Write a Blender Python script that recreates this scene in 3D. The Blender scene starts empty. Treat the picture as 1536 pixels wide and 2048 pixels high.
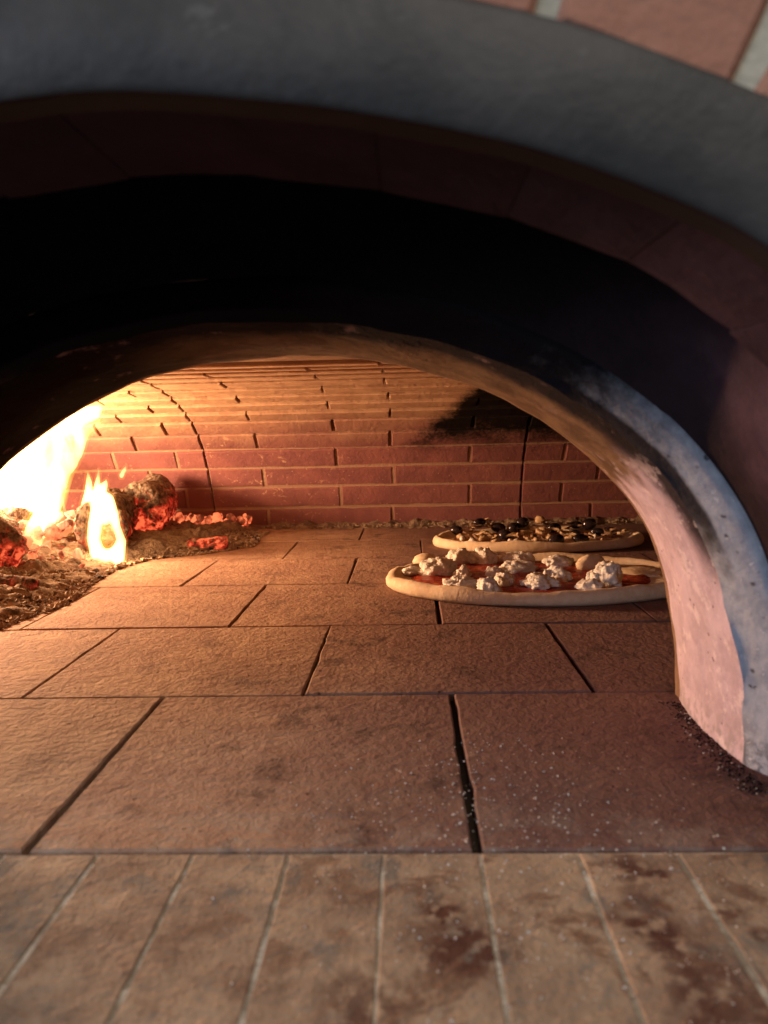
import bpy, bmesh, math, random
from mathutils import Vector, Matrix, noise
random.seed(7)
S = bpy.context.scene
COL = S.collection
PI = math.pi

# ------------------------------------------------------------------ camera
cam_d = bpy.data.cameras.new('camera'); cam = bpy.data.objects.new('camera', cam_d); COL.objects.link(cam)
cam.matrix_world = Matrix(((0.99928, 0.01836, 0.03320, 0.0),
                           (0.03101, 0.10917, -0.99354, 0.0),
                           (-0.02186, 0.99385, 0.10853, 0.20),
                           (0, 0, 0, 1)))
cam_d.sensor_fit = 'VERTICAL'; cam_d.sensor_height = 36.0; cam_d.lens = 27.04
cam_d.clip_start = 0.01; cam_d.clip_end = 200
cam_d.dof.use_dof = True; cam_d.dof.focus_distance = 0.85; cam_d.dof.aperture_fstop = 10.0
S.camera = cam

# ------------------------------------------------------------------ world, light, exposure
w = bpy.data.worlds.new('World'); S.world = w; w.use_nodes = True
bg = w.node_tree.nodes['Background']
bg.inputs['Color'].default_value = (0.62, 0.74, 1.0, 1); bg.inputs['Strength'].default_value = 0.10
S.view_settings.view_transform = 'Standard'; S.view_settings.look = 'None'
S.view_settings.exposure = 0.0; S.view_settings.gamma = 1.0
S.render.engine = 'CYCLES'
S.cycles.use_denoising = True
S.cycles.max_bounces = 8; S.cycles.diffuse_bounces = 5; S.cycles.volume_bounces = 0
S.cycles.transparent_max_bounces = 24
S.cycles.sample_clamp_indirect = 0.4


def area(name, loc, target, size, power, color):
    d = bpy.data.lights.new(name, 'AREA'); d.shape = 'DISK'; d.size = size; d.energy = power; d.color = color
    o = bpy.data.objects.new(name, d); COL.objects.link(o); o.location = loc
    o.rotation_euler = (Vector(target) - Vector(loc)).to_track_quat('-Z', 'Y').to_euler()
    return o


area('daylight_window', (-1.3, -1.0, 0.55), (0.15, 0.42, 0.08), 0.7, 16.0, (0.62, 0.74, 1.0))
area('room_light', (0.35, -0.9, 1.5), (0.0, 0.25, 0.1), 1.0, 19.0, (1.0, 0.88, 0.76))


def fire_light(name, loc, power, radius, color=(1.0, 0.56, 0.315)):
    d = bpy.data.lights.new(name, 'POINT'); d.energy = power; d.color = color; d.shadow_soft_size = radius
    o = bpy.data.objects.new(name, d); COL.objects.link(o); o.location = loc
    return o


fire_light('fire_fill', (-0.80, 1.14, 0.185), 61.0, 0.06)  # added out of view, left of the large flame; no flame stands there
fire_light('fire_fill', (-0.62, 1.18, 0.160), 5.0, 0.05)
fire_light('fire_fill', (-0.465, 1.15, 0.06), 0.7, 0.025)

# ------------------------------------------------------------------ material helpers


class NT:
    def __init__(s, name):
        s.m = bpy.data.materials.new(name); s.m.use_nodes = True
        s.t = s.m.node_tree; s.n = s.t.nodes; s.l = s.t.links
        s.b = s.n['Principled BSDF']; s.out = s.n['Material Output']
        s.pos = s.n.new('ShaderNodeNewGeometry').outputs['Position']
        s.loc = s.n.new('ShaderNodeTexCoord').outputs['Object']

    def put(s, sock, v):
        if isinstance(v, (int, float)): sock.default_value = v
        elif isinstance(v, tuple):
            sock.default_value = (v + (1,)) if (len(v) == 3 and sock.type == 'RGBA') else v
        else: s.l.new(v, sock)

    def noise(s, scale, detail=4, rough=.55, vec=None, dist=0.0, color=False):
        n = s.n.new('ShaderNodeTexNoise'); n.inputs['Scale'].default_value = scale
        n.inputs['Detail'].default_value = detail; n.inputs['Roughness'].default_value = rough
        n.inputs['Distortion'].default_value = dist
        s.l.new(vec if vec is not None else s.pos, n.inputs['Vector'])
        return n.outputs['Color' if color else 'Fac']

    def voro(s, scale, feature='F1', vec=None, rand=1.0):
        n = s.n.new('ShaderNodeTexVoronoi'); n.feature = feature
        n.inputs['Scale'].default_value = scale; n.inputs['Randomness'].default_value = rand
        s.l.new(vec if vec is not None else s.pos, n.inputs['Vector'])
        return n.outputs['Distance']

    def rng(s, v, a, b, c=0.0, d=1.0, smooth=True):
        n = s.n.new('ShaderNodeMapRange'); n.clamp = True
        if smooth: n.interpolation_type = 'SMOOTHSTEP'
        s.put(n.inputs['Value'], v)
        for k, x in zip(('From Min', 'From Max', 'To Min', 'To Max'), (a, b, c, d)): n.inputs[k].default_value = x
        return n.outputs['Result']

    def math(s, op, a, b=0.0, clamp=False):
        n = s.n.new('ShaderNodeMath'); n.operation = op; n.use_clamp = clamp
        s.put(n.inputs[0], a); s.put(n.inputs[1], b)
        return n.outputs[0]

    def mul(s, *a):
        r = a[0]
        for x in a[1:]: r = s.math('MULTIPLY', r, x)
        return r

    def add(s, *a):
        r = a[0]
        for x in a[1:]: r = s.math('ADD', r, x)
        return r

    def mix(s, fac, a, b, mode='MIX'):
        n = s.n.new('ShaderNodeMix'); n.data_type = 'RGBA'; n.blend_type = mode
        s.put(n.inputs['Factor'], fac); s.put(n.inputs[6], a); s.put(n.inputs[7], b)
        return n.outputs[2]

    def xyz(s, v=None):
        n = s.n.new('ShaderNodeSeparateXYZ'); s.l.new(v if v is not None else s.pos, n.inputs[0])
        return n.outputs

    def scalev(s, v, sc):
        n = s.n.new('ShaderNodeVectorMath'); n.operation = 'MULTIPLY'; n.inputs[1].default_value = sc
        s.l.new(v, n.inputs[0]); return n.outputs[0]

    def island(s):
        return s.n.new('ShaderNodeObjectInfo').outputs['Random']

    def bump(s, h, strength=.5, dist=.002, normal=None):
        n = s.n.new('ShaderNodeBump'); n.inputs['Strength'].default_value = strength
        n.inputs['Distance'].default_value = dist; s.put(n.inputs['Height'], h)
        if normal is not None: s.l.new(normal, n.inputs['Normal'])
        return n.outputs[0]

    def done(s, color, rough=.85, normal=None, spec=.3):
        s.put(s.b.inputs['Base Color'], color); s.put(s.b.inputs['Roughness'], rough)
        s.put(s.b.inputs['Specular IOR Level'], spec)
        if normal is not None: s.l.new(normal, s.b.inputs['Normal'])
        return s.m

    def glow(s, color, strength):
        s.put(s.b.inputs['Emission Color'], color); s.put(s.b.inputs['Emission Strength'], strength)


def spot(t, x, y, r0, r1):
    """mask: 1 inside a stain round (x, y) on a floor"""
    n = t.n.new('ShaderNodeVectorMath'); n.operation = 'DISTANCE'
    c = t.n.new('ShaderNodeCombineXYZ'); p = t.xyz()
    t.put(c.inputs[0], p[0]); t.put(c.inputs[1], p[1]); c.inputs[2].default_value = 0
    t.l.new(c.outputs[0], n.inputs[0]); n.inputs[1].default_value = (x, y, 0)
    return t.rng(n.outputs['Value'], r0, r1, 1.0, 0.0)


def mat_slab():
    t = NT('fired_clay_slab')
    big = t.noise(9, 5, .6); mid = t.noise(45, 5, .6); fine = t.noise(330, 5, .65)
    c = t.mix(t.rng(big, .35, .65), (.47, .325, .205), (.33, .215, .142))
    c = t.mix(t.rng(mid, .42, .66, 0, .6), c, (.24, .13, .08))
    gr = t.noise(120, 3, .6)
    c = t.mix(t.rng(gr, .54, .70, 0, .38), c, (.17, .10, .065))
    c = t.mix(t.rng(gr, .46, .30, 0, .22), c, (.52, .36, .23))
    r = t.island(); c = t.mix(t.rng(r, 0, 1, 0, .35), c, (.30, .16, .11))
    # pits
    pit = t.rng(t.add(t.voro(95), t.mul(t.noise(60, 3), .5)), .30, .36, 1, 0)
    pit = t.mul(pit, t.rng(t.noise(25, 2), .44, .56))
    c = t.mix(t.mul(pit, .8), c, (.08, .045, .03))
    # soot round the foot of the mouth and along its right side, near the mouth
    p = t.xyz()
    soot = t.add(t.mul(spot(t, .188, .475, .015, .085), 1.0), t.mul(spot(t, .192, .43, .012, .05), 1.0), t.mul(spot(t, .075, .375, .0, .08), .75), t.mul(spot(t, -.02, .375, .0, .07), .4),
                 t.mul(spot(t, .20, .54, .01, .05), .6))
    soot = t.mul(soot, t.rng(t.noise(60, 6, .7), .28, .58))
    c = t.mix(t.math('MINIMUM', soot, .93), c, (.030, .022, .025))
    # firelight falloff painted into the colour: slabs darker brown to the right
    sc = t.mul(t.rng(t.add(p[0], t.mul(t.noise(14, 4, .65), .16)), -.10, .17), .78)
    c = t.mix(sc, c, (.13, .066, .062))
    bt = t.mul(t.rng(t.noise(19, 5, .68, dist=.3), .54, .66), t.rng(p[0], -.25, .0, .35, .9))
    c = t.mix(bt, c, (.10, .058, .046))
    # blots
    bl = t.add(spot(t, -.085, .405, .002, .012), t.mul(spot(t, -.083, .447, .002, .007), 1.0))
    c = t.mix(t.mul(bl, .75, t.rng(t.noise(160, 3), .35, .55)), c, (.07, .04, .035))
    # ash dust, pale, near the edge of the oven
    dust = t.mul(t.rng(p[1], .33, .43, 1, 0), t.rng(t.noise(30, 5, .65), .45, .62))
    c = t.mix(t.mul(dust, .45), c, (.36, .30, .24))
    sp = t.mul(t.rng(t.voro(300), .14, .28, 1, 0), t.rng(t.noise(170, 2), .54, .62), t.rng(t.noise(18, 3, .6), .46, .58),
               t.rng(p[1], .36, .56, 1, 0), t.rng(p[0], -.13, -.04))
    c = t.mix(sp, c, (.75, .68, .58))
    scr = t.rng(t.noise(60, 4, .6, vec=t.scalev(t.pos, (.35, 1.6, 1))), .66, .72)
    c = t.mix(t.mul(scr, .35), c, (.48, .33, .2))
    h = t.add(t.mul(fine, .40), t.mul(t.noise(150, 3, .55), .8), t.mul(mid, .6), t.mul(pit, -1.2))
    return t.done(c, .82, t.bump(h, .8, .0034), .15)


def mat_sill():
    t = NT('worn_sill_brick'); p0 = t.xyz()
    r = t.island()
    c = t.mix(t.rng(t.noise(22, 5, .65), .36, .64), (.40, .29, .195), (.24, .165, .115))
    c = t.mix(t.rng(t.noise(190, 4, .7), .52, .70, 0, .55), c, (.11, .07, .05))
    c = t.mix(t.mul(r, .35), c, (.36, .28, .19))
    red = t.rng(t.noise(30, 5, .65, dist=.4), .50, .62)
    red = t.mul(red, t.rng(p0[0], -.10, .02, .5, 1))
    c = t.mix(t.mul(red, .75), c, (.12, .055, .034))
    grey = t.rng(t.noise(34, 4, .65, vec=t.scalev(t.pos, (1, .6, 1))), .53, .66)
    c = t.mix(t.mul(grey, .7), c, (.14, .135, .12))
    dark = t.add(t.mul(t.rng(p0[0], .085, .091), t.rng(p0[0], .098, .106, 1, 0), .55), spot(t, .125, .30, .004, .013), spot(t, .108, .325, .002, .008), spot(t, .085, .29, .003, .009),
                 spot(t, .135, .285, .002, .008), spot(t, .02, .275, .004, .02), spot(t, .01, .30, .003, .012),
                 t.mul(spot(t, .11, .25, .01, .03), .7), t.mul(spot(t, -.02, .25, .008, .024), .8),
                 t.mul(spot(t, .013, .285, .004, .032), .8), t.mul(spot(t, .10, .285, .004, .02), .7), t.mul(spot(t, .10, .33, .002, .016), .6), t.mul(spot(t, -.09, .28, .002, .03), .45))
    c = t.mix(t.mul(dark, t.rng(t.noise(120, 4), .35, .55), .85), c, (.09, .04, .028))
    p = t.xyz()
    white = t.mul(t.rng(t.noise(65, 5, .7, vec=t.scalev(t.pos, (1, .5, 1))), .60, .70), t.add(spot(t, .115, .275, .005, .03), spot(t, .0, .26, .002, .03), t.mul(spot(t, -.13, .30, .01, .05), .5)))
    c = t.mix(t.mul(white, .75), c, (.55, .52, .47))
    sp = t.mul(t.rng(t.voro(460), .10, .24, 1, 0), t.rng(t.noise(210, 2), .50, .58), t.rng(t.noise(20, 3), .47, .60), t.rng(p[0], -.12, -.02))
    c = t.mix(sp, c, (.74, .68, .6))
    h = t.add(t.mul(t.noise(350, 4, .6), .5), t.noise(140, 4, .6), t.mul(t.noise(40, 3), .3))
    return t.done(c, t.rng(t.noise(40, 3), .35, .65, .7, .9), t.bump(h, .5, .003), .15)


def mat_joint():
    t = NT('pale_ash_joint')
    c = t.mix(t.rng(t.noise(60, 4), .36, .58), (.66, .58, .46), (.36, .29, .21))
    return t.done(c, .95, t.bump(t.noise(300, 4), .7, .003), .1)


def mat_bed():
    t = NT('sooty_joint_bed')
    return t.done(t.mix(t.noise(50, 4), (.05, .032, .022), (.02, .014, .01)), .95, t.bump(t.noise(300), .6, .002), .1)


def dark_patch(t):
    """darker area on the right of the vault, with a slanting left edge"""
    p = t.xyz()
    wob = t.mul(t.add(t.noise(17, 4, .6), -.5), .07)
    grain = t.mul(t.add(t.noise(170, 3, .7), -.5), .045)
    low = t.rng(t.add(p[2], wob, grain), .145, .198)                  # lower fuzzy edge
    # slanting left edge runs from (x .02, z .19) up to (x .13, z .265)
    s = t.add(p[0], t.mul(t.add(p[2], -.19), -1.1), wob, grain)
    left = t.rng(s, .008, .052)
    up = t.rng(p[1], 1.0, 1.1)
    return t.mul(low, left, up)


def mat_vault_brick():
    t = NT('vault_brick')
    p = t.xyz(); r = t.island()
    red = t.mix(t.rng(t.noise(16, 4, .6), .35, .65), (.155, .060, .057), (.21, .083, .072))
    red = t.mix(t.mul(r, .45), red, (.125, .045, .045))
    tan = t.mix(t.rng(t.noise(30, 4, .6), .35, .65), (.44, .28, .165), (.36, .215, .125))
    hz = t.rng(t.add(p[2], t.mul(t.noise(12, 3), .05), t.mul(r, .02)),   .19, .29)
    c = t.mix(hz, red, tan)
    # ash and plaster smears on the lower courses, most of them left
    sm = t.rng(t.noise(75, 5, .62, dist=1.1), .60, .66)
    sm = t.mul(sm, t.rng(t.noise(9, 2), .42, .56), t.rng(p[0], -.02, -.35, .12, 1), t.rng(p[2], .19, .25, 1, 0))
    c = t.mix(t.mul(sm, .75), c, (.52, .34, .2))
    sp = t.mul(t.rng(t.voro(150), .10, .17, 1, 0), t.rng(t.noise(70, 2), .54, .60), t.rng(p[2], .19, .25, 1, 0))
    c = t.mix(t.mul(sp, .7), c, (.52, .35, .22))
    dark_fac = dark_patch(t)
    c = t.mix(t.mul(dark_fac, .985), c, (.008, .007, .007))
    h = t.add(t.mul(t.noise(300, 4, .65), .5), t.noise(110, 5, .6), t.mul(t.noise(30, 2), .7))
    return t.done(c, .88, t.bump(h, .55, .003), t.mul(t.math('SUBTRACT', 1.0, dark_fac), .2))


def mat_vault_mortar():
    t = NT('vault_mortar')
    p = t.xyz()
    c = t.mix(t.noise(60, 4), (.32, .20, .135), (.22, .13, .085))
    c = t.mix(t.rng(p[2], .17, .24), c, (.10, .058, .032))
    c = t.mix(t.mul(dark_patch(t), .96), c, (.010, .009, .008))
    return t.done(c, .95, t.bump(t.noise(260, 4), .6, .003), .1)


def mat_plain(name, a, b, scale=30, rough=.9, bump=.4, dist=.002, spec=.2):
    t = NT(name)
    return t.done(t.mix(t.rng(t.noise(scale, 5, .6), .35, .65), a, b), rough,
                  t.bump(t.add(t.noise(scale * 6, 4), t.noise(scale * 2, 3)), bump, dist), spec)


def mat_soffit():
    t = NT('cast_mouth_lining')
    p = t.xyz()
    wob = t.mul(t.add(t.noise(28, 5, .65), -.5), .06)
    c = t.mix(t.rng(t.noise(35, 5, .6), .35, .65), (.60, .475, .515), (.46, .355, .385))
    # pits and dark flecks
    fl = t.mul(t.rng(t.add(t.voro(150), t.mul(t.noise(90, 3), .4)), .27, .36, 1, 0), t.rng(t.noise(50, 2), .50, .57))
    c = t.mix(t.mul(fl, .85), c, (.10, .06, .06))
    # browned by heat above the line where the soot starts
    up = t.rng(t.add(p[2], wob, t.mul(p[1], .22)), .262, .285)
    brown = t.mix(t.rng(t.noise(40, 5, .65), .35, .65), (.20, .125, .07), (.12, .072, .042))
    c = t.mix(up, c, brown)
    # black edge along the front
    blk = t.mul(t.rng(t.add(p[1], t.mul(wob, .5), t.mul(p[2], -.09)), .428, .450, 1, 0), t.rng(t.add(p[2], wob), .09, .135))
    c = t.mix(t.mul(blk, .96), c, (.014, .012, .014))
    # crumbling, pale foot
    ft = t.mul(t.rng(t.add(p[2], t.mul(wob, .6)), .005, .03, 1, 0), t.rng(t.noise(140, 4), .42, .6))
    c = t.mix(t.mul(ft, .7), c, (.36, .30, .28))
    # left leg and crown are sooty
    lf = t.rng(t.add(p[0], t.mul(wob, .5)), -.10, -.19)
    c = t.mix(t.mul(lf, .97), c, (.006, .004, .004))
    ch = t.mul(t.rng(t.noise(55, 6, .72), .54, .62), t.rng(p[2], .16, .19, 1, 0))
    c = t.mix(t.mul(ch, .5), c, (.80, .68, .66))
    st = t.mul(t.rng(t.noise(38, 5, .7, vec=t.scalev(t.pos, (1, 1, .45))), .60, .70), .55)
    c = t.mix(st, c, (.30, .19, .18))
    h = t.add(t.mul(t.noise(240, 5, .6), .5), t.noise(70, 4), t.mul(fl, -1.0))
    return t.done(c, .9, t.bump(h, .5, .003), .04)


def mat_rim():
    t = NT('cast_mouth_rim')
    p = t.xyz()
    wob = t.mul(t.add(t.noise(25, 6, .7), -.5), .10)
    c = t.mix(t.rng(t.noise(60, 5, .65), .35, .65), (.42, .45, .48), (.29, .32, .36))
    fl = t.mul(t.rng(t.voro(120), .16, .28, 1, 0), t.rng(t.noise(60, 3), .53, .58))
    c = t.mix(t.mul(fl, .9), c, (.05, .05, .06))
    ft = t.mul(t.rng(p[2], .0, .035, 1, 0), t.rng(t.noise(120, 5, .7), .42, .58))
    c = t.mix(t.mul(ft, .8), c, (.07, .07, .08))
    wh = t.rng(t.noise(200, 3), .66, .70); c = t.mix(t.mul(wh, .6), c, (.7, .7, .68))
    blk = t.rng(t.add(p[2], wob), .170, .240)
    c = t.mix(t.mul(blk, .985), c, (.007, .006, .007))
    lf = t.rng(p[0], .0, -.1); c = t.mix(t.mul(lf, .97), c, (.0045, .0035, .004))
    ed = t.mul(t.rng(t.add(p[1], t.mul(wob, .06)), .4245, .4285), t.rng(t.add(p[2], wob), .105, .15))
    c = t.mix(t.mul(ed, .97), c, (.012, .012, .015))
    return t.done(c, .6, t.bump(t.add(t.noise(160, 4), t.noise(60, 3)), .4, .002), t.math('MULTIPLY', t.math('SUBTRACT', 1.0, blk), .3))


def mat_hood():
    t = NT('sooted_hood')
    p = t.xyz()
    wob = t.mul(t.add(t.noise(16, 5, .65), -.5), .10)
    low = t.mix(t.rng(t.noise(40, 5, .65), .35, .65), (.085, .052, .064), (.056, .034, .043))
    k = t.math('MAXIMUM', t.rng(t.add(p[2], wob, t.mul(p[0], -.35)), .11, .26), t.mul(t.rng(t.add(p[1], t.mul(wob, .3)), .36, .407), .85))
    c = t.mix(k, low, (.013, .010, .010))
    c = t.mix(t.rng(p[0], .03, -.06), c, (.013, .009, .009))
    return t.done(c, .8, t.bump(t.add(t.noise(120, 4), t.noise(40, 3)), .4, .003), .02)


def mat_arch_brick():
    t = NT('arch_brick')
    r = t.island()
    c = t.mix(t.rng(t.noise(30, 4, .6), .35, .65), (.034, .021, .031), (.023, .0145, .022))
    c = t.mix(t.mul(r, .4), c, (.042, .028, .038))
    return t.done(c, .9, t.bump(t.add(t.noise(260, 4), t.noise(80, 3)), .5, .002), .03)


def mat_band():
    t = NT('grey_arch_band')
    c = t.mix(t.rng(t.noise(35, 6, .7), .38, .66), (.028, .028, .026), (.046, .044, .040))
    sc = t.rng(t.noise(90, 5, .7, vec=t.scalev(t.pos, (.5, 1, 1))), .62, .70)
    c = t.mix(t.mul(sc, .5), c, (.10, .10, .093))
    return t.done(c, .6, t.bump(t.add(t.noise(200, 4), t.noise(60, 4)), .3, .0015), .35)


def mat_facade():
    t = NT('facade_brick'); r = t.island()
    c = t.mix(t.rng(t.noise(40, 5, .6), .35, .65), (.33, .16, .105), (.27, .12, .08))
    c = t.mix(t.mul(r, .4), c, (.36, .20, .13))
    return t.done(c, .85, t.bump(t.add(t.noise(260, 4), t.noise(80, 3)), .5, .002), .2)


def mat_coal():
    t = NT('glowing_coal')
    n = t.noise(50, 4, .6); v = t.voro(60)
    hot = t.rng(t.add(n, t.mul(t.island(), .18)), .42, .66)
    c = t.mix(n, (.05, .03, .025), (.30, .24, .2))
    t.glow(t.mix(hot, (.55, .018, .008), (1.0, .20, .07)), t.rng(t.add(n, t.mul(t.island(), .30)), .42, .85, .04, 1.5))
    return t.done(c, .9, t.bump(t.noise(180, 4), .6, .003), .1)


def mat_log(name, gz, glow, ashy):
    """charred log: black cracked bark, grey ash crust above gz, glow below and in the cracks"""
    t = NT(name)
    p = t.xyz(); n = t.noise(55, 5, .65); crack = t.voro(62, 'DISTANCE_TO_EDGE')
    c = t.mix(t.rng(n, .35, .65), (.035, .024, .018), (.10, .075, .055))
    ash = t.mul(t.rng(t.add(t.noise(95, 5, .7), t.mul(p[2], .8)), .50, .66), ashy)
    c = t.mix(t.mul(ash, .85), c, (.36, .27, .185))
    hot = t.mul(t.rng(t.add(p[2], t.mul(t.add(n, -.5), .09)), gz - .02, gz + .025, 1, 0), t.rng(t.noise(70, 4, .6), .40, .62))
    ck = t.mul(t.rng(crack, .0, .10, 1, 0), t.rng(t.noise(30, 3), .46, .62), .8)
    g = t.math('MAXIMUM', hot, t.mul(ck, t.rng(p[2], gz - .01, gz + .05, 1, .12)))
    t.glow(t.mix(t.rng(g, .4, 1.0), (.70, .025, .012), (1.0, .14, .05)), t.mul(g, glow))
    return t.done(c, .95, t.bump(t.add(t.mul(crack, 2.0), t.noise(150, 4)), .9, .004), .1)


def mat_ash():
    t = NT('wood_ash')
    p = t.xyz()
    c = t.mix(t.rng(t.noise(40, 6, .7), .36, .62), (.40, .30, .20), (.20, .14, .095))
    dk = t.mul(t.rng(t.noise(60, 6, .75, vec=t.scalev(t.pos, (.6, 1.3, 1))), .54, .63), t.rng(p[0], -.30, -.45))
    c = t.mix(t.mul(dk, .85), c, (.05, .035, .03))
    hot = t.mul(t.rng(t.noise(45, 5, .65), .54, .66), t.mul(t.rng(p[0], -.50, -.60), t.rng(p[1], 1.0, 1.12)))
    t.glow((1.0, .085, .05), t.mul(hot, 1.1))
    h = t.add(t.noise(320, 5, .7), t.mul(t.noise(120, 5, .7), 1.4))
    return t.done(c, .97, t.bump(h, 1.0, .006), .05)


def mat_dough():
    t = NT('floured_dough')
    c = t.mix(t.rng(t.noise(50, 4, .6), .35, .65), (.74, .58, .38), (.66, .49, .30))
    fl = t.rng(t.noise(140, 5, .7), .48, .62); c = t.mix(t.mul(fl, .35), c, (.82, .72, .56))
    h = t.add(t.mul(t.noise(320, 3), .4), t.noise(90, 4, .55))
    return t.done(c, .75, t.bump(h, .35, .003), .3)


def mat_sauce(name, a, b, c3):
    t = NT(name)
    n = t.noise(55, 5, .6, dist=.8)
    c = t.mix(t.rng(n, .35, .62), a, b)
    c = t.mix(t.rng(t.noise(38, 4, .6), .56, .68), c, c3)
    return t.done(c, t.rng(n, .3, .7, .18, .5), t.bump(t.add(t.noise(110, 4), t.noise(45, 3)), .8, .004), .6)


def mat_flame(name, dens, holes=.0, scale=18.0, color=(1.0, .45, .10, 1)):
    m = bpy.data.materials.new(name); m.use_nodes = True
    nt = m.node_tree; nt.nodes.clear(); N = nt.nodes; L = nt.links
    out = N.new('ShaderNodeOutputMaterial'); em = N.new('ShaderNodeEmission')
    em.inputs['Color'].default_value = color
    geo = N.new('ShaderNodeNewGeometry'); vm = N.new('ShaderNodeVectorMath'); vm.operation = 'MULTIPLY'
    vm.inputs[1].default_value = (1.0, 1.0, .45); L.new(geo.outputs['Position'], vm.inputs[0])
    nz = N.new('ShaderNodeTexNoise'); nz.inputs['Scale'].default_value = scale; nz.inputs['Detail'].default_value = 3
    nz.inputs['Distortion'].default_value = .8
    L.new(vm.outputs[0], nz.inputs['Vector'])
    mr = N.new('ShaderNodeMapRange'); mr.inputs['From Min'].default_value = .36; mr.inputs['From Max'].default_value = .58
    mr.inputs['To Min'].default_value = dens * holes; mr.inputs['To Max'].default_value = dens
    L.new(nz.outputs['Fac'], mr.inputs['Value']); L.new(mr.outputs[0], em.inputs['Strength'])
    L.new(em.outputs[0], out.inputs['Volume'])
    return m


M = dict(
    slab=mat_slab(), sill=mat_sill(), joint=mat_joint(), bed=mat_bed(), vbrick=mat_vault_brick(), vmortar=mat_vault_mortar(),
    soffit=mat_soffit(), rim=mat_rim(), hood=mat_hood(), abrick=mat_arch_brick(), band=mat_band(), facade=mat_facade(),
    fmortar=mat_plain('pale_mortar', (.40, .38, .30), (.30, .29, .23), 60), soot=mat_plain('black_soot', (.009, .008, .008), (.014, .012, .011), 40, .9, .3, .002, .02),
    iron=mat_plain('dark_band_edge', (.008, .008, .013), (.012, .012, .017), 40, .8, .2, .001, .1),
    abed=mat_plain('sooty_arch_mortar', (.016, .009, .010), (.012, .007, .008), 50, .9, .3, .002, .02),
    ceil=mat_plain('smooth_oven_ceiling', (.26, .155, .085), (.18, .105, .06), 30), coal=mat_coal(), ash=mat_ash(),
    dough=mat_dough(), sauce=mat_sauce('tomato_sauce', (.42, .055, .018), (.26, .022, .008), (.55, .20, .05)),
    sauce2=mat_sauce('brown_red_sauce', (.30, .13, .05), (.18, .055, .025), (.42, .26, .12)),
    cheese=mat_plain('fresh_white_cheese', (.90, .86, .74), (.85, .79, .65), 60, .45, .6, .004, .4),
    olive=mat_plain('black_olive_skin', (.012, .009, .011), (.022, .015, .016), 60, .16, .08, .001, .55),
    olive_in=mat_plain('olive_flesh', (.10, .055, .03), (.06, .03, .02), 80, .4),
    mush=mat_plain('mushroom_flesh', (.62, .46, .27), (.44, .29, .15), 90, .55, .4),
    mdark=mat_plain('mushroom_gill', (.20, .11, .055), (.12, .06, .03), 90, .6, .4),
    crumb=mat_plain('pale_crumb', (.66, .60, .52), (.40, .36, .32), 200, .9), char=mat_plain('charred_crumb', (.03, .022, .02), (.07, .05, .04), 200, .95),
    ashbit=mat_plain('ash_flake', (.40, .30, .20), (.20, .14, .095), 120, .95, .5),
    log=mat_log('ash_crusted_log', .068, 1.2, .6), log2=mat_log('scaly_burning_log', .040, .95, .55), log3=mat_log('red_hot_log', .052, 1.1, .6),
    log4=mat_log('charred_log_end', .02, .4, .5),
    flame=mat_flame('fire_volume', 165.0, .10, 21.0, (1.0, .62, .24, 1)), halo=mat_flame('flame_halo', 34.0, .35, 30.0, (1.0, .36, .05, 1)), flame2=mat_flame('small_fire_volume', 430.0, .40, 42.0, (1.0, .62, .22, 1)), wisp=mat_flame('fire_wisp', 60.0, .1, 30.0), core=mat_flame('flame_core', 26.0, .3, 60.0, (1.0, .70, .03, 1)),
)

# ------------------------------------------------------------------ object helpers


def link(o, parent=None):
    COL.objects.link(o)
    if parent is not None: o.parent = parent
    return o


def mesh(name, verts, faces, mat, parent=None, smooth=False):
    me = bpy.data.meshes.new(name); me.from_pydata([tuple(v) for v in verts], [], faces); me.materials.append(mat)
    bm = bmesh.new(); bm.from_mesh(me); bmesh.ops.recalc_face_normals(bm, faces=bm.faces); bm.to_mesh(me); bm.free()
    if smooth:
        for p in me.polygons: p.use_smooth = True
    return link(bpy.data.objects.new(name, me), parent)


def sheet(name, verts, faces, mat, parent=None, smooth=True):
    me = bpy.data.meshes.new(name); me.from_pydata([tuple(v) for v in verts], [], faces); me.materials.append(mat)
    for p in me.polygons: p.use_smooth = smooth
    return link(bpy.data.objects.new(name, me), parent)


def tag(o, label=None, cat=None, group=None, kind=None):
    for k, v in (('label', label), ('category', cat), ('group', group), ('kind', kind)):
        if v: o[k] = v
    return o


def thing(name, label, cat, loc=(0, 0, 0), group=None):
    o = bpy.data.objects.new(name, None); COL.objects.link(o); o.location = loc; o.empty_display_size = .02
    return tag(o, label, cat, group)


def wobble(v, scale, amp):
    q = noise.noise_vector(v * scale)
    return v + q * amp


def block(outline, nrm, depth, cham):
    """a brick or slab: outline of the seen face, chamfered, pushed back by depth along -nrm"""
    o = [Vector(p) for p in outline]; n = len(o); c = sum(o, Vector()) / n; nrm = Vector(nrm).normalized()
    ins = []
    for i in range(n):
        a, b, d = o[i - 1], o[i], o[(i + 1) % n]
        e1 = (b - a).normalized(); e2 = (d - b).normalized()
        i1 = nrm.cross(e1); i2 = nrm.cross(e2)
        if i1.dot(c - b) < 0: i1 = -i1
        if i2.dot(c - b) < 0: i2 = -i2
        k = i1 + i2
        ins.append(b + (k.normalized() * cham * (1.41 if k.length < 1.6 else 1.0) if k.length > 1e-6 else Vector()))
    verts = ins + [p - nrm * cham for p in o] + [p - nrm * depth for p in o]
    faces = [list(range(n))]
    for i in range(n):
        j = (i + 1) % n
        faces.append([i, n + i, n + j, j]); faces.append([n + i, 2 * n + i, 2 * n + j, n + j])
    faces.append([2 * n + i for i in range(n)][::-1])
    return verts, faces


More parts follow.
